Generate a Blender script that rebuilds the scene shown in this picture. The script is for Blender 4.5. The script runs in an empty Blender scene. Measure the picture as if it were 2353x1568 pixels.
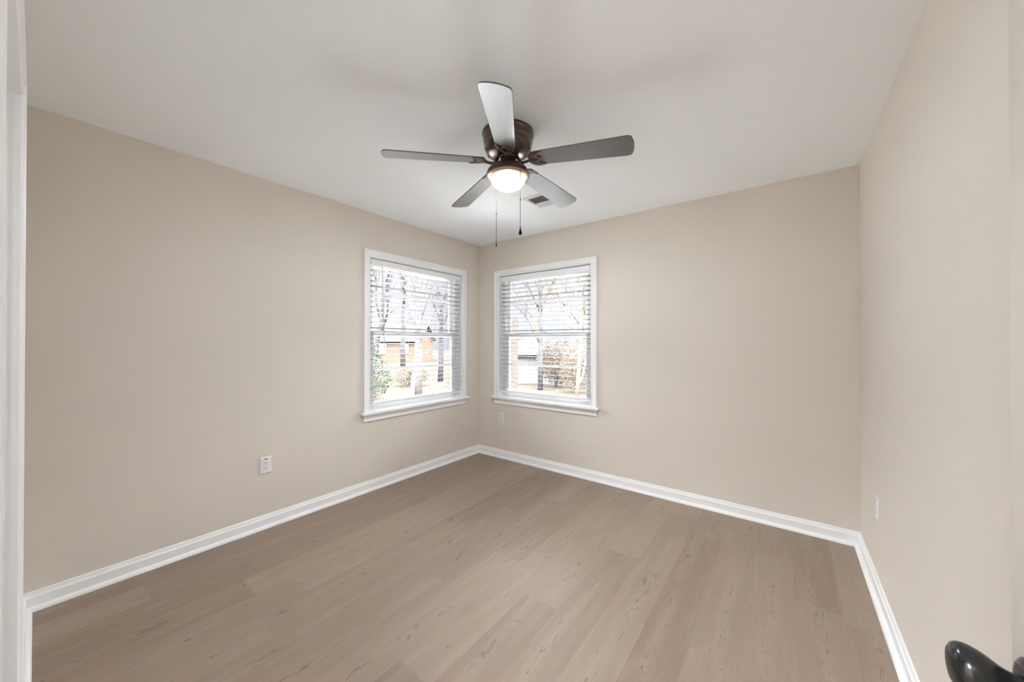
import bpy, bmesh, math, random
from mathutils import Vector, Matrix
S = bpy.context.scene
COL = S.collection
PI = math.pi
R = math.radians

# ------------------------------------------------------------------ camera
cam_d = bpy.data.cameras.new('camera'); cam = bpy.data.objects.new('camera', cam_d); COL.objects.link(cam)
cam_d.sensor_width = 36.0; cam_d.lens = 830.05 / 2353 * 36.0
cam_d.clip_start = 0.01; cam_d.clip_end = 300
cr = Vector((0.79680433, 0.60423625, 0.00119131)); cu = Vector((0.00189827, -0.00447482, 0.99998819)); cf = Vector((-0.60423444, 0.79679265, 0.00471256))
M = Matrix((cr, cu, -cf)).transposed().to_4x4(); M.translation = Vector((2.90798547, -3.18344372, 1.29517232))
cam.matrix_world = M
S.camera = cam

# ------------------------------------------------------------------ world, sun, exposure
S.view_settings.view_transform = 'Standard'; S.view_settings.look = 'None'
S.view_settings.exposure = 0.64; S.view_settings.gamma = 1.0; S.view_settings.use_curve_mapping = False
S.cycles.use_denoising = True
S.cycles.max_bounces = 16; S.cycles.diffuse_bounces = 10; S.cycles.transparent_max_bounces = 24
S.cycles.sample_clamp_indirect = 12.0
S.cycles.caustics_reflective = False; S.cycles.caustics_refractive = False
W = bpy.data.worlds.new('sky'); S.world = W; W.use_nodes = True
wn = W.node_tree; wn.nodes.clear()
wo = wn.nodes.new('ShaderNodeOutputWorld'); wb = wn.nodes.new('ShaderNodeBackground')
wt = wn.nodes.new('ShaderNodeTexCoord'); ws = wn.nodes.new('ShaderNodeSeparateXYZ'); wr = wn.nodes.new('ShaderNodeValToRGB')
wn.links.new(wt.outputs['Generated'], ws.inputs[0]); wn.links.new(ws.outputs['Z'], wr.inputs[0])
wn.links.new(wr.outputs[0], wb.inputs[0]); wn.links.new(wb.outputs[0], wo.inputs[0])
SKY = 80.0                      # hazy bright sky: dim towards the horizon, bright overhead
wb.inputs[1].default_value = SKY
el = wr.color_ramp.elements
el[0].position = 0.0; el[0].color = (0.66 / SKY, 0.665 / SKY, 0.71 / SKY, 1)
el[1].position = 1.0; el[1].color = (0.985, 0.99, 1.02, 1)
for pos, v in ((0.22, 0.72 / SKY), (0.42, 0.6), (0.7, 0.95)):
    e = wr.color_ramp.elements.new(pos); e.color = (v * 0.985, v * 0.99, v * 1.02, 1)
sun_d = bpy.data.lights.new('sun', 'SUN'); sun = bpy.data.objects.new('sun', sun_d); COL.objects.link(sun)
sun_d.energy = 0.6; sun_d.angle = R(1.5); sun_d.color = (1.0, 0.95, 0.88)
sun.rotation_euler = Vector((-0.42, 0.72, -0.62)).to_track_quat('-Z', 'Y').to_euler()
sun.location = (20, -30, 30)

H = 2.44; RW = 3.2857; TW = 0.13; NY = -3.221            # ceiling height, room width, wall thickness, face of the near wall

# ------------------------------------------------------------------ material helpers
def mat(name):
    m = bpy.data.materials.new(name); m.use_nodes = True
    nt = m.node_tree; b = nt.nodes['Principled BSDF']
    return m, nt, b
def setp(b, col=None, rough=None, metal=None, ior=None, spec=None):
    if col is not None: b.inputs['Base Color'].default_value = (*col, 1)
    if rough is not None: b.inputs['Roughness'].default_value = rough
    if metal is not None: b.inputs['Metallic'].default_value = metal
    if ior is not None: b.inputs['IOR'].default_value = ior
    if spec is not None: b.inputs['Specular IOR Level'].default_value = spec
def N(nt, t, **kw):
    n = nt.nodes.new(t)
    for k, v in kw.items(): setattr(n, k, v)
    return n
def math_n(nt, op, a, b=None, c=None, clamp=False):
    n = nt.nodes.new('ShaderNodeMath'); n.operation = op; n.use_clamp = clamp
    for i, v in enumerate((a, b, c)):
        if v is None: continue
        if isinstance(v, (int, float)): n.inputs[i].default_value = v
        else: nt.links.new(v, n.inputs[i])
    return n.outputs[0]
def mix_c(nt, fac, a, b, mode='MIX'):
    n = nt.nodes.new('ShaderNodeMix'); n.data_type = 'RGBA'; n.blend_type = mode
    for s, v in ((n.inputs[0], fac), (n.inputs[6], a), (n.inputs[7], b)):
        if isinstance(v, (int, float)): s.default_value = v
        elif isinstance(v, tuple): s.default_value = (*v, 1) if len(v) == 3 else v
        else: nt.links.new(v, s)
    return n.outputs[2]
def noise_mat(name, c1, c2, scale, rough, bump=0.0, bscale=None, stretch=(1, 1, 1), detail=4, spec=None):
    m, nt, b = mat(name); setp(b, c1, rough, spec=spec)
    tc = N(nt, 'ShaderNodeTexCoord'); mp = N(nt, 'ShaderNodeMapping'); mp.inputs['Scale'].default_value = stretch
    nt.links.new(tc.outputs['Object'], mp.inputs[0])
    ns = N(nt, 'ShaderNodeTexNoise'); ns.inputs['Scale'].default_value = scale; ns.inputs['Detail'].default_value = detail
    nt.links.new(mp.outputs[0], ns.inputs['Vector'])
    cr_ = N(nt, 'ShaderNodeValToRGB'); e = cr_.color_ramp.elements
    e[0].position = 0.3; e[1].position = 0.7; e[0].color = (*c1, 1); e[1].color = (*c2, 1)
    nt.links.new(ns.outputs['Fac'], cr_.inputs[0]); nt.links.new(cr_.outputs[0], b.inputs['Base Color'])
    if bump:
        n2 = N(nt, 'ShaderNodeTexNoise'); n2.inputs['Scale'].default_value = bscale or scale; n2.inputs['Detail'].default_value = 6
        nt.links.new(mp.outputs[0], n2.inputs['Vector'])
        bp = N(nt, 'ShaderNodeBump'); bp.inputs['Strength'].default_value = bump; bp.inputs['Distance'].default_value = 0.002
        nt.links.new(n2.outputs['Fac'], bp.inputs['Height']); nt.links.new(bp.outputs[0], b.inputs['Normal'])
    return m

MAT = {}
MAT['wall'] = noise_mat('beige_wall_paint', (0.695, 0.645, 0.587), (0.71, 0.66, 0.60), 1.3, 0.75, 0.05, 90, spec=0.3)
MAT['ceil'] = noise_mat('white_ceiling_paint', (0.90, 0.935, 0.96), (0.91, 0.945, 0.97), 1.1, 0.9, 0.05, 60, spec=0.2)
MAT['trim'] = noise_mat('white_trim_paint', (0.885, 0.89, 0.895), (0.895, 0.90, 0.905), 3, 0.35, spec=0.4)
MAT['vinyl'] = noise_mat('white_vinyl', (0.88, 0.885, 0.89), (0.89, 0.895, 0.90), 3, 0.4, spec=0.4)
MAT['slat'] = noise_mat('backlit_blind_slat', (0.31, 0.31, 0.32), (0.34, 0.34, 0.35), 6, 0.5, stretch=(1, 8, 1), spec=0.3)  # white slats; the grey puts their backlit shade into the colour
MAT['door'] = noise_mat('cream_door_paint', (0.52, 0.475, 0.42), (0.53, 0.485, 0.43), 3, 0.5, spec=0.4)
MAT['plate'] = noise_mat('white_plastic', (0.80, 0.80, 0.80), (0.82, 0.82, 0.82), 8, 0.35)
MAT['dark'] = noise_mat('dark_slot', (0.03, 0.03, 0.03), (0.05, 0.05, 0.05), 8, 0.6)
MAT['black'] = noise_mat('black_knob_metal', (0.006, 0.006, 0.006), (0.010, 0.010, 0.010), 30, 0.2, spec=0.5)
MAT['cord'] = noise_mat('white_cord', (0.75, 0.75, 0.75), (0.8, 0.8, 0.8), 40, 0.7)
MAT['louver'] = noise_mat('white_register_enamel', (0.66, 0.66, 0.65), (0.70, 0.70, 0.69), 5, 0.45)
MAT['duct'] = noise_mat('grey_duct_inside', (0.22, 0.22, 0.215), (0.26, 0.26, 0.255), 6, 0.8)

def bronze():
    m, nt, b = mat('oil_rubbed_bronze'); setp(b, (0.055, 0.036, 0.026), 0.28, 0.65, spec=0.6)
    tc = N(nt, 'ShaderNodeTexCoord'); ns = N(nt, 'ShaderNodeTexNoise'); ns.inputs['Scale'].default_value = 30
    nt.links.new(tc.outputs['Object'], ns.inputs['Vector'])
    c = mix_c(nt, ns.outputs['Fac'], (0.075, 0.05, 0.037), (0.115, 0.08, 0.06)); nt.links.new(c, b.inputs['Base Color'])
    return m
MAT['bronze'] = bronze()
MAT['chain'] = noise_mat('dark_chain', (0.008, 0.007, 0.006), (0.012, 0.010, 0.008), 60, 0.7, spec=0.05)
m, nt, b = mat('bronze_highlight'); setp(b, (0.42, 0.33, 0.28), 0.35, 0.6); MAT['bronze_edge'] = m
def blade_mat():
    m, nt, b = mat('dark_glossy_blade'); setp(b, (0.05, 0.045, 0.043), 0.36, 0.0, ior=2.2)
    tc = N(nt, 'ShaderNodeTexCoord'); mp = N(nt, 'ShaderNodeMapping'); mp.inputs['Scale'].default_value = (3, 60, 60)
    nt.links.new(tc.outputs['Object'], mp.inputs[0])
    ns = N(nt, 'ShaderNodeTexNoise'); ns.inputs['Scale'].default_value = 1.5; ns.inputs['Detail'].default_value = 5
    nt.links.new(mp.outputs[0], ns.inputs['Vector'])
    c = mix_c(nt, ns.outputs['Fac'], (0.035, 0.032, 0.031), (0.06, 0.055, 0.052)); nt.links.new(c, b.inputs['Base Color'])
    return m
MAT['blade'] = blade_mat()
def glass_mat():
    m, nt, b = mat('window_glass'); nt.nodes.remove(b)
    o = nt.nodes['Material Output']; tr = N(nt, 'ShaderNodeBsdfTransparent'); gl = N(nt, 'ShaderNodeBsdfGlossy')
    tr.inputs[0].default_value = (0.97, 0.98, 0.975, 1); gl.inputs['Roughness'].default_value = 0.02
    fr = N(nt, 'ShaderNodeFresnel'); fr.inputs[0].default_value = 1.45
    mx = N(nt, 'ShaderNodeMixShader'); nt.links.new(fr.outputs[0], mx.inputs[0])
    nt.links.new(tr.outputs[0], mx.inputs[1]); nt.links.new(gl.outputs[0], mx.inputs[2]); nt.links.new(mx.outputs[0], o.inputs[0])
    return m
MAT['glass'] = glass_mat()
def shade_mat():
    # frosted bowl: brightest low down where the bulb sits, warmer and dimmer towards the rim
    m, nt, b = mat('lit_frosted_glass'); nt.nodes.remove(b)
    tc = N(nt, 'ShaderNodeTexCoord'); sp = N(nt, 'ShaderNodeSeparateXYZ'); nt.links.new(tc.outputs['Object'], sp.inputs[0])
    mr = N(nt, 'ShaderNodeMapRange'); nt.links.new(sp.outputs['Z'], mr.inputs['Value'])
    mr.inputs['From Min'].default_value = -0.072; mr.inputs['From Max'].default_value = 0.0
    rp = N(nt, 'ShaderNodeValToRGB'); nt.links.new(mr.outputs[0], rp.inputs[0]); e = rp.color_ramp.elements
    e[0].position = 0.0; e[0].color = (1.0, 0.97, 0.90, 1); e[1].position = 1.0; e[1].color = (0.42, 0.35, 0.245, 1)
    for pos, cc in ((0.45, (1.0, 0.95, 0.86)), (0.8, (0.52, 0.47, 0.375))):
        q = e.new(pos); q.color = (*cc, 1)
    em = N(nt, 'ShaderNodeEmission'); nt.links.new(rp.outputs[0], em.inputs[0]); em.inputs[1].default_value = 1.65
    o = nt.nodes['Material Output']; tr = N(nt, 'ShaderNodeBsdfTransparent'); mx = N(nt, 'ShaderNodeMixShader'); rf = N(nt, 'ShaderNodeValToRGB'); nt.links.new(mr.outputs[0], rf.inputs[0]); g = rf.color_ramp.elements
    g[0].position = 0.45; g[0].color = (0.40, 0.40, 0.40, 1); g[1].position = 0.80; g[1].color = (0.96, 0.96, 0.96, 1); nt.links.new(rf.outputs[0], mx.inputs[0])
    nt.links.new(tr.outputs[0], mx.inputs[1]); nt.links.new(em.outputs[0], mx.inputs[2]); nt.links.new(mx.outputs[0], o.inputs[0])
    return m
MAT['shade'] = shade_mat()

def floor_mat():
    m, nt, b = mat('vinyl_plank_floor'); setp(b, (0.37, 0.31, 0.25), 0.42, spec=0.35)
    L = nt.links; tc = N(nt, 'ShaderNodeTexCoord'); sp = N(nt, 'ShaderNodeSeparateXYZ'); L.new(tc.outputs['Object'], sp.inputs[0])
    x, y = sp.outputs['X'], sp.outputs['Y']
    PWD, PL = 0.184, 1.22
    u = math_n(nt, 'DIVIDE', math_n(nt, 'ADD', x, 10 * PWD - 2.755 + 2.76 - 0.0), PWD)
    u = math_n(nt, 'DIVIDE', math_n(nt, 'ADD', x, 20 * PWD - 2.757), PWD)
    row = math_n(nt, 'FLOOR', u); fu = math_n(nt, 'FRACT', u)
    wn1 = N(nt, 'ShaderNodeTexWhiteNoise', noise_dimensions='1D'); L.new(row, wn1.inputs['W'])
    v = math_n(nt, 'ADD', math_n(nt, 'DIVIDE', math_n(nt, 'ADD', y, 20.0), PL), wn1.outputs['Value'])
    colu = math_n(nt, 'FLOOR', v); fv = math_n(nt, 'FRACT', v)
    cb = N(nt, 'ShaderNodeCombineXYZ'); L.new(row, cb.inputs[0]); L.new(colu, cb.inputs[1])
    wn2 = N(nt, 'ShaderNodeTexWhiteNoise', noise_dimensions='2D'); L.new(cb.outputs[0], wn2.inputs['Vector'])
    pid = wn2.outputs['Value']
    # coordinates shifted per plank so every plank has its own figure
    sh = N(nt, 'ShaderNodeVectorMath', operation='SCALE'); L.new(wn2.outputs['Color'], sh.inputs[0]); sh.inputs['Scale'].default_value = 37.0
    ad = N(nt, 'ShaderNodeVectorMath', operation='ADD'); L.new(tc.outputs['Object'], ad.inputs[0]); L.new(sh.outputs[0], ad.inputs[1])
    def stretched(sx, sy, scale, detail, dist=0.0, rough=0.55):
        mp = N(nt, 'ShaderNodeMapping'); mp.inputs['Scale'].default_value = (sx, sy, 1); L.new(ad.outputs[0], mp.inputs[0])
        n = N(nt, 'ShaderNodeTexNoise'); n.inputs['Scale'].default_value = scale; n.inputs['Detail'].default_value = detail
        n.inputs['Distortion'].default_value = dist; n.inputs['Roughness'].default_value = rough; L.new(mp.outputs[0], n.inputs['Vector'])
        return n.outputs['Fac']
    broad = stretched(5.0, 0.8, 1.6, 3)
    fine = stretched(60, 2.2, 2.0, 4, 0.3)
    mid = stretched(16, 1.3, 1.5, 4, 0.8)
    # cathedral figure: nested arcs that run down the heart of each plank
    cs = N(nt, 'ShaderNodeSeparateXYZ'); L.new(wn2.outputs['Color'], cs.inputs[0])
    heart = math_n(nt, 'ADD', 0.30, math_n(nt, 'MULTIPLY', cs.outputs['X'], 0.40))
    wander = math_n(nt, 'MULTIPLY', math_n(nt, 'SUBTRACT', stretched(0.8, 1.6, 1.0, 2), 0.5), 0.7)
    off = math_n(nt, 'ABSOLUTE', math_n(nt, 'ADD', math_n(nt, 'SUBTRACT', fu, heart), wander))
    band = math_n(nt, 'SUBTRACT', 1.0, math_n(nt, 'DIVIDE', off, 0.20), clamp=True)
    fld = math_n(nt, 'ADD', math_n(nt, 'MULTIPLY', off, 1.6), math_n(nt, 'ADD', math_n(nt, 'MULTIPLY', stretched(3.0, 2.2, 1.0, 2, 0.5), 1.3), math_n(nt, 'MULTIPLY', stretched(40, 6, 1.0, 2), 0.06)))
    rings = math_n(nt, 'FRACT', math_n(nt, 'MULTIPLY', fld, 15.0))
    rings = math_n(nt, 'ABSOLUTE', math_n(nt, 'SUBTRACT', rings, 0.5))
    ringm = math_n(nt, 'MULTIPLY', math_n(nt, 'SUBTRACT', rings, 0.30), 5.0, clamp=True)
    zone = math_n(nt, 'MULTIPLY', math_n(nt, 'SUBTRACT', stretched(2, 2.0, 1.0, 2), 0.40), 4.0, clamp=True)
    bz = math_n(nt, 'MULTIPLY', math_n(nt, 'MULTIPLY', band, 1.6, clamp=True), zone)
    ringm = math_n(nt, 'MULTIPLY', ringm, bz)
    # short dark flecks along the heart, a few knots elsewhere
    kn = stretched(26, 7.0, 1.6, 3, 1.2)
    knm = math_n(nt, 'MULTIPLY', math_n(nt, 'SUBTRACT', kn, 0.57), 8.0, clamp=True)
    knm = math_n(nt, 'MULTIPLY', knm, math_n(nt, 'MULTIPLY', band, 1.8, clamp=True))
    kn2 = stretched(9, 3.0, 1.3, 1, 0.6)
    knm = math_n(nt, 'MAXIMUM', knm, math_n(nt, 'MULTIPLY', math_n(nt, 'SUBTRACT', kn2, 0.735), 9.0, clamp=True))
    c = mix_c(nt, pid, (0.2279, 0.1648, 0.1217), (0.3231, 0.2510, 0.1966))
    tone = math_n(nt, 'MULTIPLY', math_n(nt, 'SUBTRACT', broad, 0.5), 0.9)
    c = mix_c(nt, math_n(nt, 'ADD', 0.22, tone, clamp=True), c, (0.2538, 0.1948, 0.1518))
    c = mix_c(nt, math_n(nt, 'MULTIPLY', math_n(nt, 'SUBTRACT', mid, 0.47), 1.2, clamp=True), c, (0.3980, 0.3088, 0.2412))
    c = mix_c(nt, math_n(nt, 'MULTIPLY', math_n(nt, 'SUBTRACT', fine, 0.50), 1.0, clamp=True), c, (0.2189, 0.1568, 0.1141))
    c = mix_c(nt, math_n(nt, 'MULTIPLY', bz, 0.35), c, (0.3980, 0.3184, 0.2531))
    c = mix_c(nt, math_n(nt, 'MULTIPLY', ringm, 0.75), c, (0.1990, 0.1426, 0.1059))
    c = mix_c(nt, math_n(nt, 'MULTIPLY', knm, 0.62), c, (0.1294, 0.0931, 0.0691))
    # seams between planks
    du = math_n(nt, 'MINIMUM', fu, math_n(nt, 'SUBTRACT', 1.0, fu)); dv = math_n(nt, 'MINIMUM', fv, math_n(nt, 'SUBTRACT', 1.0, fv))
    s1 = math_n(nt, 'LESS_THAN', du, 0.0045); s2 = math_n(nt, 'LESS_THAN', dv, 0.0008)
    seam = math_n(nt, 'MAXIMUM', s1, s2)
    c = mix_c(nt, math_n(nt, 'MULTIPLY', seam, 0.32), c, (0.20, 0.155, 0.12))
    L.new(c, b.inputs['Base Color'])
    rr = N(nt, 'ShaderNodeMapRange'); L.new(mid, rr.inputs['Value']); rr.inputs['To Min'].default_value = 0.36; rr.inputs['To Max'].default_value = 0.5
    L.new(rr.outputs[0], b.inputs['Roughness'])
    bp = N(nt, 'ShaderNodeBump'); bp.inputs['Strength'].default_value = 0.12; bp.inputs['Distance'].default_value = 0.001
    hgt = math_n(nt, 'SUBTRACT', fine, math_n(nt, 'MULTIPLY', seam, 2.0)); L.new(hgt, bp.inputs['Height']); L.new(bp.outputs[0], b.inputs['Normal'])
    return m
MAT['floor'] = floor_mat()
# outdoors
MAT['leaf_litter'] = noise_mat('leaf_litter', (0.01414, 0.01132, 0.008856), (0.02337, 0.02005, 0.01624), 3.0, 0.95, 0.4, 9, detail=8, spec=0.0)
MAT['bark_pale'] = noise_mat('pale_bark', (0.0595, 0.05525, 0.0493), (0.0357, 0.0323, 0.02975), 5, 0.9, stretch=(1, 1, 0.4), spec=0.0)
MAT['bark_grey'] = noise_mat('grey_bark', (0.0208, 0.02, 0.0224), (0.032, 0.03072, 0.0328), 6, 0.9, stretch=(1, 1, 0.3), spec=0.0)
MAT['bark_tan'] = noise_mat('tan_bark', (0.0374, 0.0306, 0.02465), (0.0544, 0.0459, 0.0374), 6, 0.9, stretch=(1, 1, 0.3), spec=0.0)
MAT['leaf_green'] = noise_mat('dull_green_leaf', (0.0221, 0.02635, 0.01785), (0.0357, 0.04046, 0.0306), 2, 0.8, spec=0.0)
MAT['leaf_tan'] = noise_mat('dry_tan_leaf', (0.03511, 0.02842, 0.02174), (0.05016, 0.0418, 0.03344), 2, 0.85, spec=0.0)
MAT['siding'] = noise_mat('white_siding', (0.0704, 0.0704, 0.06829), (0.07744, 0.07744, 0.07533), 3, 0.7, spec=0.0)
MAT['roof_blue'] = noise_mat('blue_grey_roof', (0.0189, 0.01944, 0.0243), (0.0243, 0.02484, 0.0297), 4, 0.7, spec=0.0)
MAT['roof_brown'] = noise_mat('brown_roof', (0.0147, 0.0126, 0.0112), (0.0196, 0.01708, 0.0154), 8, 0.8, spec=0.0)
MAT['concrete'] = noise_mat('bounce_concrete', (0.56, 0.56, 0.555), (0.62, 0.62, 0.615), 2.0, 0.9)  # pale surface of the added patio that bounces daylight
def brick_mat(name, c1, c2, mo):
    m, nt, b = mat(name); setp(b, c1, 0.9, spec=0.0)
    tc = N(nt, 'ShaderNodeTexCoord'); mp = N(nt, 'ShaderNodeMapping'); mp.inputs['Rotation'].default_value = (PI / 2, 0, 0)
    nt.links.new(tc.outputs['Object'], mp.inputs[0])
    bk = N(nt, 'ShaderNodeTexBrick'); bk.inputs['Scale'].default_value = 1.0; bk.inputs['Brick Width'].default_value = 0.22
    bk.inputs['Row Height'].default_value = 0.075; bk.inputs['Mortar Size'].default_value = 0.008
    bk.inputs['Color1'].default_value = (*c1, 1); bk.inputs['Color2'].default_value = (*c2, 1); bk.inputs['Mortar'].default_value = (*mo, 1)
    nt.links.new(mp.outputs[0], bk.inputs['Vector']); nt.links.new(bk.outputs['Color'], b.inputs['Base Color'])
    return m
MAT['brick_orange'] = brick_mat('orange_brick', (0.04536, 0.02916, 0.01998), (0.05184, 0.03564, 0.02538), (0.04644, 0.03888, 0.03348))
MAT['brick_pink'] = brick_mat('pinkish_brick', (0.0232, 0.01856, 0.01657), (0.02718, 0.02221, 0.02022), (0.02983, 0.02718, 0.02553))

# ------------------------------------------------------------------ mesh helpers
class MB:
    def __init__(s): s.v = []; s.f = []; s.sm = []
    def add(s, vs, fs, smooth=False):
        o = len(s.v); s.v += [tuple(q) for q in vs]
        for f in fs: s.f.append(tuple(i + o for i in f)); s.sm.append(smooth)
    def box(s, a, b, c=0.0):
        x0, y0, z0 = (min(a[i], b[i]) for i in range(3)); x1, y1, z1 = (max(a[i], b[i]) for i in range(3))
        if c <= 0:
            s.add([(x0, y0, z0), (x1, y0, z0), (x1, y1, z0), (x0, y1, z0), (x0, y0, z1), (x1, y0, z1), (x1, y1, z1), (x0, y1, z1)],
                  [(3, 2, 1, 0), (4, 5, 6, 7), (0, 1, 5, 4), (1, 2, 6, 5), (2, 3, 7, 6), (3, 0, 4, 7)]); return
        bm = bmesh.new(); bmesh.ops.create_cube(bm, size=1)
        for q in bm.verts: q.co = Vector(((x0 + x1) / 2 + q.co.x * (x1 - x0), (y0 + y1) / 2 + q.co.y * (y1 - y0), (z0 + z1) / 2 + q.co.z * (z1 - z0)))
        bmesh.ops.bevel(bm, geom=bm.edges[:], offset=c, segments=2, profile=0.5, affect='EDGES')
        s.bm(bm)
    def bm(s, bm, smooth=False):
        bm.verts.index_update(); s.add([q.co[:] for q in bm.verts], [[q.index for q in f.verts] for f in bm.faces], smooth); bm.free()
    def lathe(s, prof, seg=48, c=(0, 0, 0), smooth=True, close=True):
        # prof: list of (r, z) from top to bottom, axis z
        vs = []; fs = []
        n = len(prof)
        for r, z in prof:
            for k in range(seg):
                a = 2 * PI * k / seg; vs.append((c[0] + r * math.cos(a), c[1] + r * math.sin(a), c[2] + z))
        for i in range(n - 1):
            for k in range(seg):
                k2 = (k + 1) % seg; fs.append((i * seg + k, (i + 1) * seg + k, (i + 1) * seg + k2, i * seg + k2))
        s.add(vs, fs, smooth)
        if close:
            o = len(s.v) - len(vs)
            if prof[0][0] > 1e-5: s.f.append(tuple(o + k for k in range(seg))); s.sm.append(False)
            if prof[-1][0] > 1e-5: s.f.append(tuple(o + (n - 1) * seg + k for k in reversed(range(seg)))); s.sm.append(False)
    def tube(s, pts, rad, seg=8, smooth=True):
        pts = [Vector(q) for q in pts]; n = len(pts)
        rr = rad if isinstance(rad, (list, tuple)) else [rad] * n
        vs = []; fs = []; up = None
        for i, q in enumerate(pts):
            d = (pts[min(i + 1, n - 1)] - pts[max(i - 1, 0)]).normalized()
            if up is None:
                up = Vector((0, 0, 1)) if abs(d.z) < 0.9 else Vector((1, 0, 0))
            a = d.cross(up).normalized(); b2 = a.cross(d).normalized(); up = b2
            for k in range(seg):
                t = 2 * PI * k / seg; vs.append(q + (a * math.cos(t) + b2 * math.sin(t)) * rr[i])
        for i in range(n - 1):
            for k in range(seg):
                k2 = (k + 1) % seg; fs.append((i * seg + k, i * seg + k2, (i + 1) * seg + k2, (i + 1) * seg + k))
        s.add(vs, fs, smooth); o = len(s.v) - len(vs)
        s.f.append(tuple(o + k for k in reversed(range(seg)))); s.sm.append(False)
        s.f.append(tuple(o + (n - 1) * seg + k for k in range(seg))); s.sm.append(False)
    def sweep(s, nodes, closed=False, caps=True):
        # nodes: list of lists of points (the same profile at each mitre)
        n = len(nodes); m_ = len(nodes[0]); vs = [q for nd in nodes for q in nd]; fs = []
        for i in range(n if closed else n - 1):
            j = (i + 1) % n
            for k in range(m_):
                k2 = (k + 1) % m_; fs.append((i * m_ + k, i * m_ + k2, j * m_ + k2, j * m_ + k))
        s.add(vs, fs)
        if caps and not closed:
            o = len(s.v) - len(vs); s.f.append(tuple(o + k for k in reversed(range(m_)))); s.sm.append(False)
            s.f.append(tuple(o + (n - 1) * m_ + k for k in range(m_))); s.sm.append(False)
    def prism(s, poly, t0, t1, place):
        # poly in 2D, extruded from t0 to t1; place(u, v, t) -> point
        n = len(poly); vs = [place(u, v, t0) for u, v in poly] + [place(u, v, t1) for u, v in poly]
        fs = [tuple(range(n - 1, -1, -1)), tuple(range(n, 2 * n))] + [(i, (i + 1) % n, n + (i + 1) % n, n + i) for i in range(n)]
        s.add(vs, fs)
    def build(s, name, m, parent=None, recalc=True):
        me = bpy.data.meshes.new(name); me.from_pydata(s.v, [], s.f); me.polygons.foreach_set('use_smooth', s.sm)
        if recalc:
            bm = bmesh.new(); bm.from_mesh(me); bmesh.ops.recalc_face_normals(bm, faces=bm.faces[:]); bm.to_mesh(me); bm.free()
        me.update(); o = bpy.data.objects.new(name, me); COL.objects.link(o)
        if m is not None: me.materials.append(m if not isinstance(m, str) else MAT[m])
        if parent is not None: o.parent = parent
        return o
def tag(o, label, cat=None, group=None, kind=None):
    o['label'] = label
    if cat: o['category'] = cat
    if group: o['group'] = group
    if kind: o['kind'] = kind
    return o
def empty(name, loc=(0, 0, 0), rz=0.0, parent=None):
    o = bpy.data.objects.new(name, None); COL.objects.link(o); o.location = loc; o.rotation_euler = (0, 0, rz); o.empty_display_size = 0.1
    if parent is not None: o.parent = parent
    return o
def children(o): return [c for c in bpy.data.objects if c.parent == o]
def copy_tree(o, parent=None):
    c = o.copy(); COL.objects.link(c)
    if parent is not None: c.parent = parent
    for ch in children(o): copy_tree(ch, c)
    return c

# ------------------------------------------------------------------ room shell
def slab(name, a, b, m, label, cat):
    q = MB(); q.box(a, b); return tag(q.build(name, m), label, cat, kind='structure')
HY = -4.70                                                # far side of the hall behind the doorway
slab('floor', (-TW, HY - TW, -0.08), (RW + TW, TW, 0.0), 'floor', 'greige wood-look vinyl plank floor of the empty room', 'floor')
slab('ceiling', (-TW, HY - TW, H), (RW + TW, TW, H + 0.12), 'ceil', 'plain white painted ceiling above the fan', 'ceiling')

WIN_L, WIN_R = -0.8507, 0.8721                             # centres of the two windows along their walls
OW, OT, OB = 0.563, 2.046, 0.668                           # half width, top and bottom of the clear opening
HW = OW + 0.016
def wall_with_hole(name, place, length0, length1, holes, label):
    # place(u, d, z): u along the wall, d into the wall from its room face
    q = MB(); us = sorted({length0, length1, *[h[0] for h in holes], *[h[1] for h in holes]})
    for u0, u1 in zip(us, us[1:]):
        um = (u0 + u1) / 2; hs = [h for h in holes if h[0] < um < h[1]]
        spans = [(0.0, H)] if not hs else [(0.0, hs[0][2]), (hs[0][3], H)]
        for z0, z1 in spans:
            if z1 - z0 > 1e-4: q.box(place(u0, 0, z0), place(u1, TW, z1))
    return tag(q.build(name, 'wall'), label, 'wall', kind='structure')
wall_with_hole('wall_left', lambda u, d, z: (-d, u, z), NY - TW, 0.0, [(WIN_L - HW, WIN_L + HW, OB - 0.02, OT + 0.016)], 'beige painted wall on the left, holding the window with the wand')
wall_with_hole('wall_back', lambda u, d, z: (u, d, z), -TW, RW + TW, [(WIN_R - HW, WIN_R + HW, OB - 0.02, OT + 0.016)], 'beige painted wall facing the doorway, right of the room corner')
wall_with_hole('wall_right', lambda u, d, z: (RW + d, u, z), HY - TW, 0.0, [], 'beige painted wall along the right edge of the room')
CX0, CX1, DX0, DX1, DH = 1.092, 2.215, 2.345, 3.168, 2.034   # closet and entry openings in the near wall
wall_with_hole('wall_near', lambda u, d, z: (u, NY - d, z), 0.0, RW, [(CX0 - 0.02, CX1 + 0.02, 0, DH + 0.02), (DX0 - 0.02, DX1 + 0.02, 0, DH + 0.02)], 'beige wall with closet and doorway, seen edge-on at the far left')
q = MB(); q.box((-TW, HY - TW, 0), (RW + TW, HY, H)); q.box((-TW, HY, 0), (0, NY - TW, H)); q.box((1.95, HY, 0), (2.02, NY - TW, H))
q.box((0, NY - TW - 0.60, 0), (1.95, NY - TW - 0.55, H))
tag(q.build('wall_hall', 'wall'), 'beige hall walls outside the doorway', 'wall', kind='structure')

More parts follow.
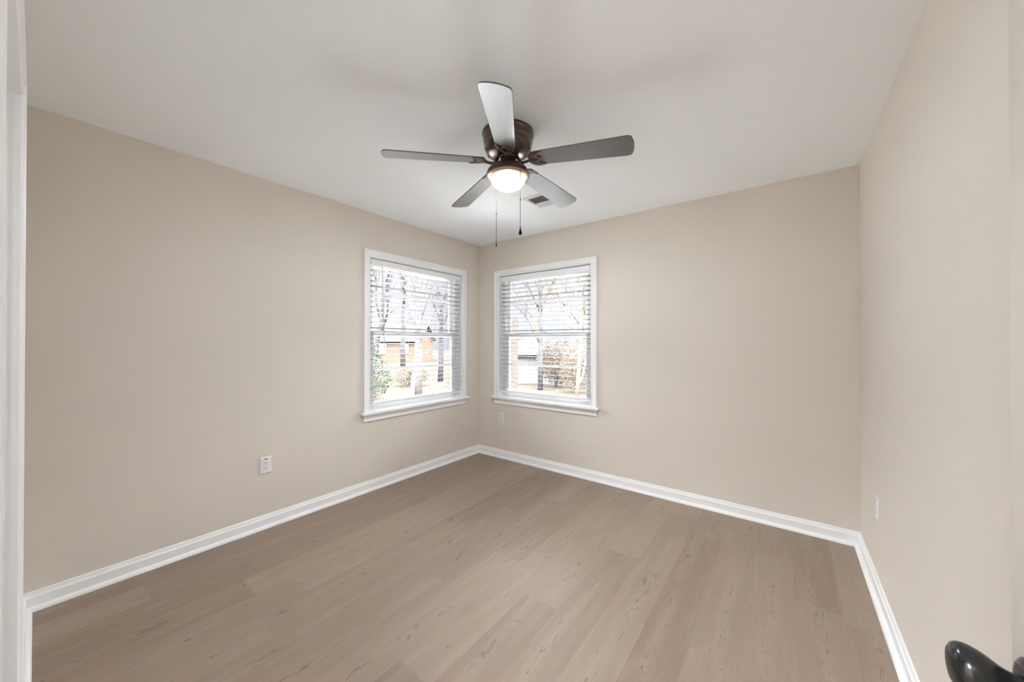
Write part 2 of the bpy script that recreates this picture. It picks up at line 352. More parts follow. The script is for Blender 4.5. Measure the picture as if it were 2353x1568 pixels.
# baseboards with a shoe moulding along the floor
BB = [(0, 0.0895), (0.004, 0.0895), (0.0065, 0.086), (0.008, 0.078), (0.0105, 0.070), (0.0145, 0.066), (0.0152, 0.063), (0.0152, 0.0)]
SH = [(0.0152, 0.021), (0.018, 0.021), (0.024, 0.0185), (0.029, 0.0145), (0.0325, 0.008), (0.034, 0.0), (0.0152, 0.0)]
def baseboard(name, a, b, place, ma, mb, label):
    # runs from a to b along the wall; ma, mb: mitre slope at each end (+1 inside corner, 0 square)
    o = None
    for nm, prof in ((name, BB + [(0, 0.0)]), ('shoe_molding', SH)):
        q = MB(); q.sweep([[place(a + ma * d, d, z) for d, z in prof], [place(b - mb * d, d, z) for d, z in prof]])
        o2 = q.build(nm, 'trim', o)
        if o is None: o = tag(o2, label, 'baseboard', kind='structure')
    return o
baseboard('baseboard_left', NY, 0.0, lambda u, d, z: (d, u, z), 1, 1, 'white baseboard with shoe molding under the left wall')
baseboard('baseboard_back', 0.0, RW, lambda u, d, z: (u, -d, z), 1, 1, 'white baseboard with shoe molding under the wall facing the doorway')
baseboard('baseboard_right', NY, 0.0, lambda u, d, z: (RW - d, u, z), 0, 1, 'white baseboard with shoe molding under the right wall')
baseboard('baseboard_near', 0.0, CX0 - 0.058, lambda u, d, z: (u, NY + d, z), 1, 0, 'short white baseboard between closet casing and left corner')

# ------------------------------------------------------------------ casings
# profile across the casing: u from outer edge to inner edge, t = thickness off the wall
CAS = [(0, 0), (0, 0.0155), (0.0025, 0.018), (0.014, 0.018), (0.0175, 0.0125), (0.021, 0.0115), (0.043, 0.0105), (0.0465, 0.0125), (0.050, 0.0138), (0.0545, 0.0135), (0.060, 0.0085), (0.060, 0)]
def casing_mesh(x0, x1, zt, zb, place, w=0.060, top_w=None):
    # x0, x1, zt: outer rectangle; legs run down to zb; place(x, t, z)
    k = w / 0.060; q = MB(); tw = (top_w or w) / 0.060
    q.sweep([[place(x0 + u * k, t, zb) for u, t in CAS], [place(x0 + u * k, t, zt - u * tw) for u, t in CAS],
             [place(x1 - u * k, t, zt - u * tw) for u, t in CAS], [place(x1 - u * k, t, zb) for u, t in CAS]])
    return q

# ------------------------------------------------------------------ windows
def add_window(name, loc, rz, label):
    # local frame: X along the wall, Y outward, Z up
    w = empty(name, loc, rz); tag(w, label, 'window', kind='structure')
    casing_mesh(-0.625, 0.625, 2.112, 0.690, lambda x, t, z: (x, -t, z), 0.0615, 0.066).build('window_casing', 'trim', w)
    q = MB(); q.box((-0.648, -0.046, 0.6655), (0.648, 0.0, 0.690), 0.005); q.box((-OW, -0.002, 0.668), (OW, 0.06, 0.690)); q.build('window_sill', 'trim', w)
    ap = [(0, 0.6655), (-0.024, 0.6655), (-0.024, 0.660), (-0.019, 0.648), (-0.013, 0.634), (-0.0115, 0.625), (-0.0145, 0.622), (-0.0155, 0.612), (-0.013, 0.606), (0, 0.606)]
    q = MB(); q.sweep([[(-0.622 , y, z) for y, z in ap], [(0.622, y, z) for y, z in ap]]); q.build('apron', 'trim', w)
    q = MB()                                                # jamb lining and stops
    q.box((-HW, 0, OB - 0.02), (-OW, TW, OT)); q.box((OW, 0, OB - 0.02), (HW, TW, OT)); q.box((-HW, 0, OT), (HW, TW, OT + 0.016)); q.box((-HW, 0.0, OB - 0.02), (HW, TW + 0.02, OB))
    for sx in (-1, 1):
        q.box((sx * OW, 0.058, OB), (sx * (OW - 0.016), 0.068, OT))
        q.box((sx * OW, 0.068, OB), (sx * (OW - 0.034), TW, OT))
        q.box((sx * (OW - 0.034), 0.0985, OB), (sx * (OW - 0.040), 0.1025, OT))
    q.box((-OW, 0.058, OT - 0.02), (OW, TW, OT)); q.box((-OW, 0.060, OB), (OW, TW, OB + 0.028)); q.build('jamb', 'vinyl', w)
    xs = OW - 0.035
    def sash(nm, y0, y1, z0, z1, bot, top, mz, st=0.050):
        f = MB(); ch = 0.004
        f.box((-xs, y0, z0), (-xs + st, y1, z1), ch); f.box((xs - st, y0, z0), (xs, y1, z1), ch)
        f.box((-xs + st - 0.002, y0, z0), (xs - st + 0.002, y1, z0 + bot), ch); f.box((-xs + st - 0.002, y0, z1 - top), (xs - st + 0.002, y1, z1), ch)
        o = f.build(nm, 'vinyl', w)
        g = MB(); ym = (y0 + y1) / 2; g.box((-xs + st - 0.001, ym - 0.002, z0 + bot - 0.001), (xs - st + 0.001, ym + 0.002, z1 - top + 0.001)); g.build('glass_pane', 'glass', o)
        b2 = MB(); b2.box((-xs + st - 0.002, y0 + 0.004, mz - 0.012), (xs - st + 0.002, ym - 0.003, mz + 0.012), 0.003); b2.build('muntin', 'vinyl', o)
        return o
    sash('upper_sash', 0.103, 0.127, 1.352, 2.030, 0.040, 0.045, 1.748)
    lo = sash('lower_sash', 0.071, 0.097, 0.692, 1.405, 0.055, 0.044, 1.050)
    k = MB(); k.box((-0.03, 0.066, 1.405), (0.03, 0.09, 1.412), 0.002); k.tube([(0.0, 0.078, 1.412), (0.0, 0.078, 1.418), (0.022, 0.068, 1.42)], 0.004); k.build('sash_lock', 'vinyl', lo)
    return w
add_window('window_1', (0, WIN_L, 0), PI / 2, 'white double-hung window on the left wall')
add_window('window_2', (WIN_R, 0, 0), 0, 'white double-hung window on the wall right of the corner, above a small outlet')

def add_blind(loc, rz, wand, label):
    b = empty('window_blind', loc, rz); tag(b, label, 'blind', 'white slatted window blinds')
    hw = 0.547
    q = MB(); q.box((-hw, 0.004, 2.000), (hw, 0.052, 2.034), 0.002); q.build('headrail', 'vinyl', b)
    q = MB(); q.box((-hw - 0.003, 0.001, 1.985), (hw + 0.003, 0.0045, 2.036), 0.001); q.build('valance', 'vinyl', b)
    for s_ in (-1, 1):
        br = MB(); br.box((s_ * OW, 0.006, 2.000), (s_ * (hw + 0.004), 0.05, 2.046)); br.build('bracket', 'louver', b)
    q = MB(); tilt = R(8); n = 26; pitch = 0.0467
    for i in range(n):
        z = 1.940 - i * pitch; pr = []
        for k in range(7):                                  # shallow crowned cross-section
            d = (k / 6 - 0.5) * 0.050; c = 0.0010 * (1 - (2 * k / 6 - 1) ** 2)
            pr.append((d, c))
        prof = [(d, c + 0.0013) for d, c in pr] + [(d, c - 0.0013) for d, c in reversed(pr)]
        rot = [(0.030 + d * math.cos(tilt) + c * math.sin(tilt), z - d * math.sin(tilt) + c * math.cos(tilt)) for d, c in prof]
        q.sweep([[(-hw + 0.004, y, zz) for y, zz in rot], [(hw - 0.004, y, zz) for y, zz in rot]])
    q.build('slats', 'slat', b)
    q = MB(); q.box((-hw + 0.002, 0.005, 0.738), (hw - 0.002, 0.055, 0.758), 0.003); rail = q.build('bottom_rail', 'vinyl', b)
    for xx in (-0.42, -0.15, 0.15, 0.42):
        c = MB(); c.tube([(xx, 0.003, 2.0), (xx, 0.003, 0.75)], 0.0009, 6); c.tube([(xx, 0.057, 2.0), (xx, 0.057, 0.75)], 0.0009, 6); c.build('ladder_cord', 'cord', b)
        c = MB(); c.lathe([(0.0, 0.007), (0.006, 0.005), (0.008, 0.0), (0.006, -0.004), (0.0, -0.005)], 12, (xx, 0.006, 0.757)); c.build('cord_button', 'vinyl', rail)
    if wand:
        c = MB(); c.tube([(-0.447, -0.006, 1.990), (-0.4445, -0.0075, 1.95), (-0.424, -0.010, 1.245)], 0.0042, 6)
        wd = c.build('wand', 'plate', b)
        c = MB(); c.tube([(-0.447, 0.002, 1.998), (-0.447, -0.008, 1.998), (-0.447, -0.008, 1.986)], 0.0025, 6); c.build('wand_hook', 'louver', wd)
    return b
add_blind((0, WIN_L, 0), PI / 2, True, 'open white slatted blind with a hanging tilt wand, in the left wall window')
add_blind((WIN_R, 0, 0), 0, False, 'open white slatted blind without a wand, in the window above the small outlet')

# ------------------------------------------------------------------ doorway, closet and their casings
def near_casing(name, x0, x1, label):
    q = casing_mesh(x0 - 0.057, x1 + 0.057, DH + 0.064, 0.0, lambda x, t, z: (x, NY + t, z), 0.057, 0.066)
    o = tag(q.build(name, 'trim'), label, 'door casing', kind='structure')
    j = MB()
    j.box((x0 - 0.02, NY - TW, 0), (x0, NY, DH)); j.box((x1, NY - TW, 0), (x1 + 0.02, NY, DH)); j.box((x0 - 0.02, NY - TW, DH), (x1 + 0.02, NY, DH + 0.02))
    j.build('jamb', 'trim', o)
    j = MB(); pf = [(0.0, 0.0), (0.0, 0.003), (0.0055, 0.003), (0.0055, 0.0)]         # small bead round the jamb edge
    j.sweep([[(x0 + t, NY - d, 0) for d, t in pf], [(x0 + t, NY - d, DH - t) for d, t in pf], [(x1 - t, NY - d, DH - t) for d, t in pf], [(x1 - t, NY - d, 0) for d, t in pf]])
    j.build('jamb_bead', 'trim', o)
    return o
near_casing('trim_1', CX0, CX1, 'white casing of the closet door at the far left edge')
near_casing('trim_2', DX0, DX1, 'white casing around the open doorway')
q = MB(); q.box((CX0 + 0.004, NY - 0.085, 0.012), (CX1 - 0.004, NY - 0.05, DH - 0.004), 0.002)
tag(q.build('door_2', 'trim'), 'closed white closet door at the left edge', 'door', kind='structure')

# entry door, standing open towards the right wall
DXF = 3.130
d1 = empty('door_1', (DXF + 0.0175, -3.208, 0)); tag(d1, 'cream painted room door standing open at the right edge', 'door', kind='structure')
q = MB(); q.box((-0.0175, 0.0, 0.012), (0.0175, 0.758, 2.028), 0.002); q.build('door_panel', 'door', d1)
KY, KZ = 0.758 - 0.060, 0.906
prof = [(0.0, -0.0660), (0.010, -0.0655), (0.018, -0.0640), (0.0235, -0.0610), (0.0262, -0.0565), (0.0270, -0.052), (0.0262, -0.046), (0.0240, -0.0395), (0.0205, -0.033), (0.0165, -0.027), (0.0138, -0.022), (0.0125, -0.017), (0.0128, -0.010), (0.014, -0.006)]
def knob(side):
    s = MB(); s.lathe([(r, z) for r, z in prof], 40, smooth=True)
    kb = s.build('door_knob', 'black', d1)
    kb.matrix_basis = Matrix.Translation((side * -0.0175, KY, KZ)) @ Matrix.Rotation(side * PI / 2, 4, 'Y')
    s = MB(); s.lathe([(0.010, -0.0105), (0.020, -0.0105), (0.0275, -0.009), (0.0315, -0.006), (0.033, -0.002), (0.033, 0.0)], 40); s.build('rosette', 'black', kb)
    tag(kb, 'glossy black door knob')
    return kb
knob(1); knob(-1)
q = MB(); q.box((-0.012, 0.757, KZ - 0.028), (0.012, 0.7592, KZ + 0.028), 0.0005); q.box((-0.006, 0.757, KZ - 0.009), (0.006, 0.768, KZ + 0.009), 0.002); q.build('latch', 'black', d1)
for z in (0.25, 1.05, 1.82):
    q = MB(); q.tube([(-0.021, -0.004, z - 0.045), (-0.021, -0.004, z + 0.045)], 0.006, 10); q.build('hinge', 'black', d1)

# ------------------------------------------------------------------ outlets
def make_outlet():
    o = empty('wall_outlet')                                # local: X right along wall, Y out of the wall into the room is -Y, Z up
    q = MB(); pw, ph = 0.0355, 0.0575
    q.add([(-pw, 0, -ph), (pw, 0, -ph), (pw, 0, ph), (-pw, 0, ph), (-pw, -0.003, -ph), (pw, -0.003, -ph), (pw, -0.003, ph), (-pw, -0.003, ph),
           (-pw + 0.004, -0.006, -ph + 0.004), (pw - 0.004, -0.006, -ph + 0.004), (pw - 0.004, -0.006, ph - 0.004), (-pw + 0.004, -0.006, ph - 0.004)],
          [(0, 1, 2, 3), (0, 1, 5, 4), (1, 2, 6, 5), (2, 3, 7, 6), (3, 0, 4, 7), (4, 5, 9, 8), (5, 6, 10, 9), (6, 7, 11, 10), (7, 4, 8, 11), (8, 9, 10, 11)])
    q.build('cover_plate', 'plate', o)
    q = MB(); q.box((-0.0175, -0.0085, -0.0375), (0.0175, -0.004, 0.0315), 0.0012); rc = q.build('receptacle', 'plate', o)
    q = MB()
    for cz in (0.0135, -0.0205):
        q.box((-0.0085, -0.0089, cz + 0.001), (-0.0055, -0.0080, cz + 0.009)); q.box((0.0055, -0.0089, cz + 0.002), (0.0085, -0.0080, cz + 0.008))
        q.tube([(0, -0.0080, cz - 0.007), (0, -0.0089, cz - 0.007)], 0.0028, 10)
    q.build('socket_slots', 'dark', rc)
    q = MB(); q.box((-0.009, -0.0068, 0.0395), (0.009, -0.0050, 0.0445), 0.0005); q.build('light_slot', 'dark', o)
    return o
o1 = make_outlet(); o1.location = (0, -2.206, 0.436); o1.rotation_euler = (0, 0, PI / 2)
tag(o1, 'white wall outlet low on the left wall, left of the window', 'outlet', 'white wall outlets')
o2 = copy_tree(o1); o2.location = (0.339, 0, 0.439); o2.rotation_euler = (0, 0, 0)
tag(o2, 'white wall outlet under the window right of the corner', 'outlet', 'white wall outlets')
o3 = copy_tree(o1); o3.location = (RW, -0.537, 0.438); o3.rotation_euler = (0, 0, -PI / 2)
tag(o3, 'white wall outlet on the right wall, seen nearly edge-on', 'outlet', 'white wall outlets')

# ------------------------------------------------------------------ ceiling register
VX0, VX1, VY0, VY1 = 1.245, 1.505, -0.855, -0.610
v = empty('ceiling_vent', ((VX0 + VX1) / 2, (VY0 + VY1) / 2, H)); tag(v, 'white ceiling air register behind the fan blade', 'vent')
hx, hy = (VX1 - VX0) / 2, (VY1 - VY0) / 2
q = MB(); fr = [(0.0, 0.0), (0.0, -0.004), (0.006, -0.009), (0.022, -0.011), (0.028, -0.008), (0.028, 0.0)]
q.sweep([[(sx * (hx - u), sy * (hy - u), z) for u, z in fr] for sx, sy in ((-1, -1), (1, -1), (1, 1), (-1, 1))], closed=True)
q.build('frame', 'louver', v)
q = MB(); q.box((-hx + 0.02, -hy + 0.02, -0.002), (hx - 0.02, hy - 0.02, -0.0005)); q.build('duct_opening', 'duct', v)
q = MB(); n = 11
for i in range(n):
    y = -hy + 0.034 + i * (2 * hy - 0.068) / (n - 1); s_ = -1 if i < n - 4 else 1
    q.sweep([[(x, y - 0.007, -0.0045 + 0.004 * s_), (x, y + 0.007, -0.0045 - 0.004 * s_), (x, y + 0.007, -0.0037 - 0.004 * s_), (x, y - 0.007, -0.0037 + 0.004 * s_)] for x in (-hx + 0.026, hx - 0.026)])
q.build('louvers', 'louver', v)

# ------------------------------------------------------------------ ceiling fan with light
FX, FY = 1.6963, -1.6243
fan = empty('ceiling_fan', (FX, FY, H)); tag(fan, 'flush mount bronze ceiling fan with five dark blades and a lit bowl light', 'ceiling fan')
q = MB(); q.lathe([(0.136, 0.0), (0.1405, -0.002), (0.1415, -0.010), (0.1395, -0.016), (0.1355, -0.019), (0.1352, -0.028), (0.1338, -0.043), (0.131, -0.056), (0.128, -0.063), (0.1295, -0.066), (0.1295, -0.070), (0.126, -0.073),
                   (0.1265, -0.080), (0.1245, -0.090), (0.1185, -0.102), (0.108, -0.113), (0.093, -0.122), (0.074, -0.1285), (0.055, -0.131), (0.0, -0.131)], 64)
mh = q.build('motor_housing', 'bronze', fan)
for k in range(10):                                         # curved cooling slots in the lower bowl
    q = MB()
    a0 = 2 * PI * k / 10 + 0.2; pts = []
    for i in range(7):
        t = i / 6; z = -0.088 - 0.028 * t; r = 0.1252 - 0.024 * t ** 1.9 + 0.0007; a = a0 + 0.20 * (t - 0.5) + 0.09 * math.sin(PI * t); pts.append((r * math.cos(a), r * math.sin(a), z))
    q.tube(pts, [0.0015] + [0.0032] * 5 + [0.0015], 6); q.build('cooling_slot', 'dark', mh)
q = MB(); q.lathe([(0.0, -0.129), (0.050, -0.129), (0.054, -0.132), (0.054, -0.141), (0.050, -0.144), (0.0, -0.144)], 40); q.build('flywheel', 'bronze', fan)

BZ = -0.160                                                 # blade root below the ceiling; the blades droop a little
PITCH = R(-12)
DROOP = Matrix.Translation((0.125, 0, BZ)) @ Matrix.Rotation(R(3.5), 4, 'Y') @ Matrix.Translation((-0.125, 0, 0)) @ Matrix.Rotation(PITCH, 4, 'X')
def blade_mesh():
    r0, r1, w0, w1 = 0.128, 0.655, 0.050, 0.0665
    out = []
    for k in range(9):                                      # rounded root
        a = PI / 2 + PI * k / 8; out.append((r0 + 0.028 + 0.028 * math.cos(a), w0 * math.sin(a)))
    tip = []
    for k in range(37):
        t = -1 + 2 * k / 36; sy = math.copysign(1 - (1 - abs(t)) ** 2.2, t)
        tip.append((r1 + 0.003 - 0.015 * sy * sy - 0.020 * abs(sy) ** 22, w1 * sy))
    poly = out + tip
    q = MB(); q.prism(poly, -0.003, 0.003, lambda u, v_, t: (u, v_, t)); return q
def iron_parts(ang, parent):
    ca, sa = math.cos(ang), math.sin(ang)
    iron = empty('blade_iron', (0, 0, 0), ang, parent)
    q = MB()                                                # S-shaped arm from the flywheel out under the blade
    q.tube([(0.046, 0, -0.136), (0.057, 0, -0.141), (0.064, 0.002, -0.154), (0.072, 0.003, -0.167), (0.085, 0.003, -0.173), (0.105, 0.001, -0.172), (0.132, 0, -0.167)], [0.008, 0.008, 0.0075, 0.007, 0.007, 0.0075, 0.007], 10)
    q.build('arm', 'bronze', iron)
    Mp = DROOP
    pl = MB()                                               # three-leaf pad under the blade root
    leaf = [(0.119, 0.0), (0.122, 0.018), (0.132, 0.036), (0.150, 0.049), (0.178, 0.053), (0.206, 0.049), (0.182, 0.043), (0.170, 0.030), (0.169, 0.016), (0.182, 0.009), (0.190, 0.0), (0.182, -0.009), (0.169, -0.016), (0.170, -0.030), (0.182, -0.043), (0.206, -0.049), (0.178, -0.053), (0.150, -0.049), (0.132, -0.036), (0.122, -0.018)]
    pl.prism(leaf, -0.0075, -0.0035, lambda u, v_, t: (u, v_, t))
    p_ = pl.build('pad', 'bronze', iron); p_.matrix_basis = Mp
    e = MB()
    def rib(pts): e.tube([(u, v_, -0.008) for u, v_ in pts], 0.0014, 6)
    for s in (-1, 1):
        rib([(0.122, s * 0.002), (0.126, s * 0.016), (0.136, s * 0.029), (0.152, s * 0.038), (0.168, s * 0.041)])
        rib([(0.206, s * 0.049), (0.186, s * 0.044), (0.172, s * 0.033), (0.168, s * 0.018)])
        rib([(0.124, s * 0.004), (0.140, s * 0.014), (0.160, s * 0.018), (0.168, s * 0.016), (0.180, s * 0.010), (0.190, 0.0)])
    r_ = e.build('pad_ribs', 'bronze_edge', iron); r_.matrix_basis = Mp; tag(r_, 'pale raised edges of the blade iron pad')
    return iron
proto = blade_mesh()
bl0 = None; ir0 = None
for k in range(5):
    ang = R(15.4 + 72 * k)
    if bl0 is None:
        bl = proto.build('blade', 'blade', fan); bl0 = bl; ir = iron_parts(ang, fan); ir0 = ir
    else:
        bl = bl0.copy(); COL.objects.link(bl); bl.parent = fan
        ir = copy_tree(ir0, fan)
    bl.matrix_basis = Matrix.Rotation(ang, 4, 'Z') @ DROOP
    ir.rotation_euler = (0, 0, ang)
q = MB(); q.lathe([(0.0, -0.142), (0.040, -0.142), (0.0435, -0.145), (0.044, -0.158), (0.0465, -0.166), (0.054, -0.172), (0.070, -0.1775), (0.088, -0.185), (0.101, -0.194), (0.110, -0.205), (0.1155, -0.216), (0.1178, -0.226), (0.1178, -0.232), (0.1168, -0.2355),
                   (0.112, -0.236), (0.100, -0.2385), (0.0985, -0.2385), (0.0985, -0.230), (0.06, -0.222), (0.0, -0.222)], 64)
lk = q.build('light_fitter', 'bronze', fan)
q = MB(); q.lathe([(0.1172, -0.2335), (0.1165, -0.2368), (0.108, -0.2410), (0.1005, -0.2440), (0.0983, -0.2438), (0.0983, -0.2385)], 64, close=False); tr_ = q.build('trim_ring', 'bronze_edge', lk); tag(tr_, 'pale ring around the light bowl')
q = MB(); pr = []
for i in range(15):
    a = (PI / 2) * i / 14; pr.append((0.0965 * math.cos(a), -0.069 * math.sin(a)))
q.lathe([(0.0965, 0.006)] + pr, 56, close=False); gs = q.build('glass_bowl', 'shade', fan); gs.location = (0, 0, -0.2435); tag(gs, 'glowing frosted white glass bowl')
def chain(cx, cy, z0, z1, mid, kind):
    c = MB(); n = 60; c.tube([(cx, cy, z0), (cx, cy, z1)], 0.0012, 6); ch = c.build('pull_chain', 'chain', fan)
    c = MB(); c.tube([(cx, cy, mid + 0.006), (cx, cy, mid + 0.003), (cx, cy, mid - 0.003), (cx, cy, mid - 0.006)], [0.0015, 0.0028, 0.0028, 0.0015], 8); c.build('chain_connector', 'chain', ch)
    c = MB()
    if kind == 'drop': c.lathe([(0.0012, 0.008), (0.003, 0.007), (0.003, 0.0), (0.0022, -0.002), (0.004, -0.008), (0.0075, -0.020), (0.0085, -0.028), (0.007, -0.034), (0.0, -0.037)], 20, (cx, cy, z1))
    else: c.lathe([(0.0012, 0.004), (0.0026, 0.002), (0.003, -0.010), (0.0026, -0.016), (0.0, -0.017)], 14, (cx, cy, z1))
    c.build('pull_knob', 'chain', ch)
rr_ = Vector((0.797, 0.604, 0)); ff_ = Vector((-0.604, 0.797, 0))
pR = rr_ * 0.066 - ff_ * 0.088; pL = rr_ * -0.066 + ff_ * 0.078
q = MB(); q.tube([(pR.x * 0.90, pR.y * 0.90, -0.199), (pR.x * 1.02, pR.y * 1.02, -0.202)], 0.003, 8); q.build('chain_outlet', 'bronze_edge', lk)
chain(pR.x, pR.y, -0.203, 1.896 - H, 2.045 - H, 'drop'); chain(pL.x, pL.y, -0.232, 1.858 - H, 2.03 - H, 'tube')
# the bulb inside the bowl
bd = bpy.data.lights.new('fan_bulb', 'POINT'); bo = bpy.data.objects.new('fan_bulb', bd); COL.objects.link(bo); bo.parent = fan; bo.location = (0, 0, -0.268)
bd.energy = 26; bd.color = (0.88, 0.97, 1.06); bd.shadow_soft_size = 0.014
dd = bpy.data.lights.new('fan_bulb_down', 'AREA'); do = bpy.data.objects.new('fan_bulb_down', dd); COL.objects.link(do); do.parent = fan; do.location = (0, 0, -0.262)
dd.shape = 'DISK'; dd.size = 0.13; dd.energy = 15; dd.color = (0.88, 0.97, 1.06)

# unseen hall lamp, added to brighten the room through the doorway
hl = empty('hall_fill_light', (2.75, -3.98, H)); tag(hl, 'unseen round hall lamp added as fill light for the room', 'fill light')
q = MB(); q.lathe([(0.17, 0.0), (0.175, -0.02), (0.16, -0.03), (0.0, -0.03)], 40); q.build('base', 'trim', hl)
q = MB(); q.lathe([(0.155, -0.03), (0.14, -0.06), (0.09, -0.085), (0.0, -0.095)], 40)
m, nt, b = mat('hall_fill_glow'); setp(b, (0.9, 0.9, 0.88), 0.4); b.inputs['Emission Color'].default_value = (0.88, 0.97, 1.06, 1); b.inputs['Emission Strength'].default_value = 180.0  # glow of the added hall fill lamp
q.build('glass_bowl', m, hl)

# ------------------------------------------------------------------ outdoors
GZ = -0.9
q = MB(); q.box((-70, -12, GZ - 0.3), (30, 70, GZ)); tag(q.build('ground', 'leaf_litter'), 'tan leaf covered ground outside the windows', 'ground', kind='structure')
q = MB(); q.box((-6.0, -9.0, GZ - 0.02), (-TW - 0.02, 4.5, GZ + 0.05)); q.box((-TW - 0.02, TW + 0.02, GZ - 0.02), (7.0, 4.5, GZ + 0.05)); q.box((-0.16,-9,GZ),(-0.13,0.13,-0.08)); q.box((-0.13,0.13,GZ),(RW+0.5,0.16,-0.08))  # unseen patio, added to bounce daylight up onto the ceiling
tag(q.build('bounce_patio', 'concrete'), 'unseen pale concrete patio added to bounce daylight into the windows', 'patio', kind='structure')
def tree(name, x, y, h, r0, seed, m, label, lean=(0, 0), depth=5, spread=0.55, first=0.35, group='bare trees outside the windows', nbr=3):
    rng = random.Random(seed); q = MB()
    def branch(p, d, ln, r, lv):
        n = 4 if lv > 1 else 3; pts = [p]; rs = [r]; cur = Vector(p); dd = Vector(d)
        for i in range(n):
            dd = (dd + Vector((rng.uniform(-1, 1), rng.uniform(-1, 1), rng.uniform(-0.4, 0.7))) * (0.06 if lv == depth else 0.16)).normalized()
            cur = cur + dd * ln / n; pts.append(cur.copy()); rs.append(r * (1 - 0.55 * (i + 1) / n))
        q.tube(pts, rs, 8 if lv == depth else (5 if lv > 2 else 3))
        if lv <= 1: return
        k = nbr + (2 if lv == depth else rng.choice((0, 1)))
        for i in range(k):
            t = (first if lv == depth else 0.25) + (1 - (first if lv == depth else 0.25)) * (i + rng.random()) / k; j = min(int(t * n), n - 1); f = t * n - j
            base = pts[j].lerp(pts[j + 1], min(f, 1)); a = rng.uniform(0, 2 * PI)
            side = dd.orthogonal().normalized(); side.rotate(Matrix.Rotation(a, 3, dd)); s = rng.uniform(0.5, 1.0) * spread * 1.6
            nd = (dd + side * s).normalized(); nd.z = max(nd.z, -0.1)
            branch(base, nd, ln * rng.uniform(0.42, 0.62), max(rs[j] * 0.55, 0.006), lv - 1)
    branch(Vector((0, 0, -0.1)), Vector((lean[0], lean[1], 1)).normalized(), h * 0.75, r0, depth)
    o = q.build(name, m, recalc=False); o.location = (x, y, GZ); tag(o, label, 'tree', group); return o
tree('bare_tree', -8.43, 5.79, 8, 0.15, 3, 'bark_pale', 'tall pale barked bare tree in the middle of the left window', spread=0.36)
tree('bare_tree', -4.6, 2.45, 5.5, 0.07, 5, 'bark_grey', 'slim dark grey bare tree left of the pale trunk in the left window', lean=(0.03, 0.03), spread=0.30)
tree('bare_tree', -12.6, 10.6, 8, 0.16, 8, 'bark_grey', 'grey bare tree at the right side of the left window', spread=0.34)
tree('bare_tree', -16.5, 8.7, 9, 0.18, 11, 'bark_grey', 'leaning bare tree at the left side of the left window', lean=(0.13, 0.10), spread=0.36)
tree('bare_tree', -24.0, 16.4, 11, 0.24, 14, 'bark_grey', 'large distant bare tree behind the pale trunk', spread=0.40)
tree('bare_tree', -6.2, 11.0, 8, 0.13, 19, 'bark_grey', 'grey bare tree standing before the white shed', lean=(-0.04, 0.02), spread=0.36)
tree('bare_tree', -2.6, 7.5, 6, 0.08, 23, 'bark_tan', 'tan bare tree at the right side of the right window', lean=(0.03, 0.0), first=0.15, spread=0.34)
tree('bare_tree', -9.0, 22.0, 10, 0.2, 31, 'bark_tan', 'distant tan bare tree right of the white shed', spread=0.40)
tree('bare_tree', -17.2, 27.5, 11, 0.24, 37, 'bark_tan', 'distant tan bare tree behind the white shed', spread=0.40)
def shrub(x, y, rx, rz, n, seed, m, label, leaf=0.07, name='shrub'):
    rng = random.Random(seed); o = empty(name, (x, y, GZ)); tag(o, label, 'shrub', 'shrubs outside the windows')
    s = MB()
    for k in range(14):
        a = rng.uniform(0, 2 * PI); e = Vector((math.cos(a) * rx * 0.7, math.sin(a) * rx * 0.7, rz * rng.uniform(0.6, 1.0)))
        s.tube([(0, 0, 0), e * 0.5 + Vector((0, 0, rz * 0.12)), e], [0.02, 0.012, 0.005], 5)
    s.build('stems', 'bark_tan', o)
    q = MB()
    for k in range(n):
        while True:
            p = Vector((rng.uniform(-1, 1), rng.uniform(-1, 1), rng.uniform(-1, 1)))
            if 0.25 < p.length < 1: break
        c = Vector((p.x * rx, p.y * rx, rz * 0.52 + p.z * rz * 0.48)); n_ = Vector((rng.gauss(0, 1), rng.gauss(0, 1), rng.gauss(0, 1))).normalized(); t = n_.orthogonal().normalized(); b_ = n_.cross(t); L = leaf * rng.uniform(0.7, 1.4)
        q.add([c - t * L, c + b_ * L * 0.45, c + t * L, c - b_ * L * 0.45], [(0, 1, 2, 3)])
    q.build('foliage', m, o, recalc=False); return o
shrub(-9.6, 4.3, 1.0, 1.7, 5000, 1, 'leaf_green', 'low green bush at the left side of the left window', 0.04)
shrub(-14.6, 7.0, 1.1, 2.6, 4500, 2, 'leaf_green', 'tall green bush behind the low bush in the left window', 0.05)
shrub(-12.2, 8.3, 0.9, 1.0, 3500, 3, 'leaf_tan', 'low tan bush behind the pale trunk', 0.035)
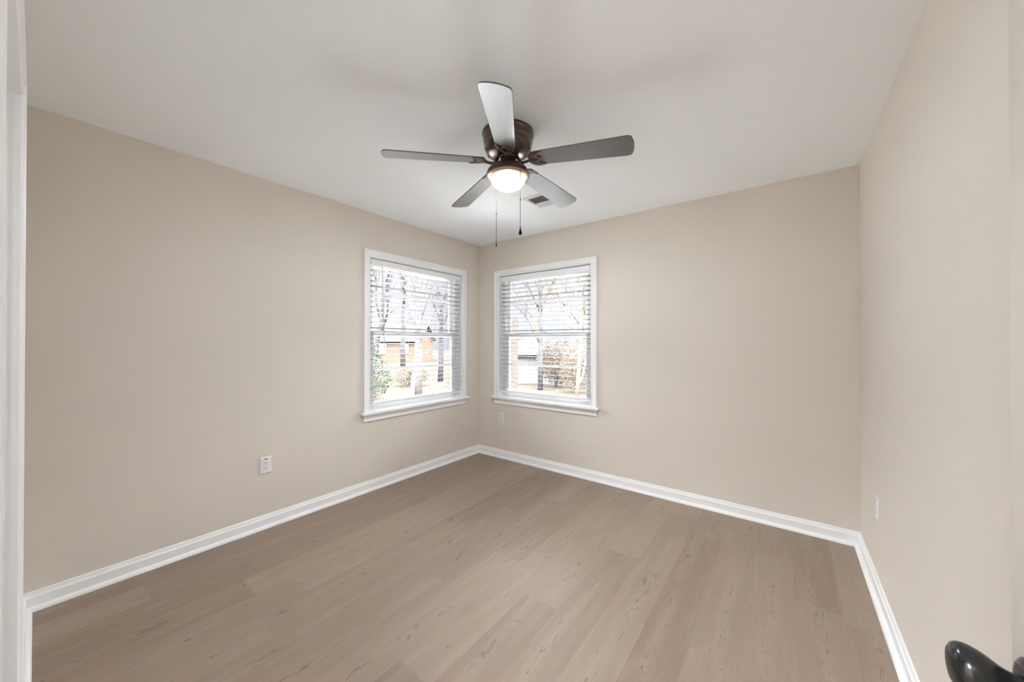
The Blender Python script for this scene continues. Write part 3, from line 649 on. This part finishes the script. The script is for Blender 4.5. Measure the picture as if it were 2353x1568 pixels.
shrub(-6.1, 12.3, 1.0, 2.6, 8000, 4, 'leaf_tan', 'tall tan bush covering the right end of the white shed', 0.04)
shrub(-4.4, 11.2, 0.8, 2.0, 5000, 5, 'leaf_tan', 'shorter tan bush at the right side of the right window', 0.035)
# orange brick house beyond the trees
def house(name, loc, rz, w, d, h, rh, wm, rm, label, win=True):
    o = empty(name, loc, rz); tag(o, label, 'building')
    q = MB(); q.box((-w / 2, 0, 0), (w / 2, d, h))
    q.build('wall', wm, o)
    q = MB(); ov = 0.35
    pf = [(-ov, h - 0.06), (d / 2, h + rh), (d + ov, h - 0.06), (d + ov, h + 0.06), (d / 2, h + rh + 0.14), (-ov, h + 0.06)]
    q.sweep([[(x, y, z) for y, z in pf] for x in (-w / 2 - ov, w / 2 + ov)]); q.build('roof', rm, o)
    for x in (-w / 2, w / 2 - 0.08):
        g = MB(); g.prism([(0, h), (d, h), (d / 2, h + rh)], x, x + 0.08, lambda u, v_, t: (t, u, v_)); g.build('gable', wm, o)
    q = MB(); q.box((-w / 2 - ov, -ov - 0.03, h - 0.2), (w / 2 + ov, -ov, h + 0.07)); q.build('fascia', 'siding', o)
    if win:
        for x in (-w * 0.3, w * 0.05, w * 0.33):
            q = MB(); q.box((x - 0.45, -0.05, 0.9), (x + 0.45, 0.01, 2.1)); f = q.build('window', 'siding', o)
            q = MB(); q.box((x - 0.38, -0.06, 0.97), (x + 0.38, -0.045, 2.03)); q.build('pane', 'duct', f)
    return o
house('brick_house', (-34.0, 20.4, GZ), R(36.5), 9.0, 7.0, 2.5, 1.7, 'brick_orange', 'roof_brown', 'orange brick house far behind the trees in the left window')
house('white_shed', (-7.75, 13.1, GZ), R(40), 2.5, 3.0, 1.75, 0.55, 'siding', 'roof_blue', 'white shed with a blue-grey roof in the right window', win=False)
q = MB(); q.box((-0.2, -0.15, 0), (0.2, 0.15, 3.0)); o = q.build('brick_pillar', 'brick_pink'); o.location = (-4.15, 6.1, GZ); o.rotation_euler = (0, 0, R(35))
tag(o, 'pinkish brick pillar at the left edge of the right window', 'pillar')
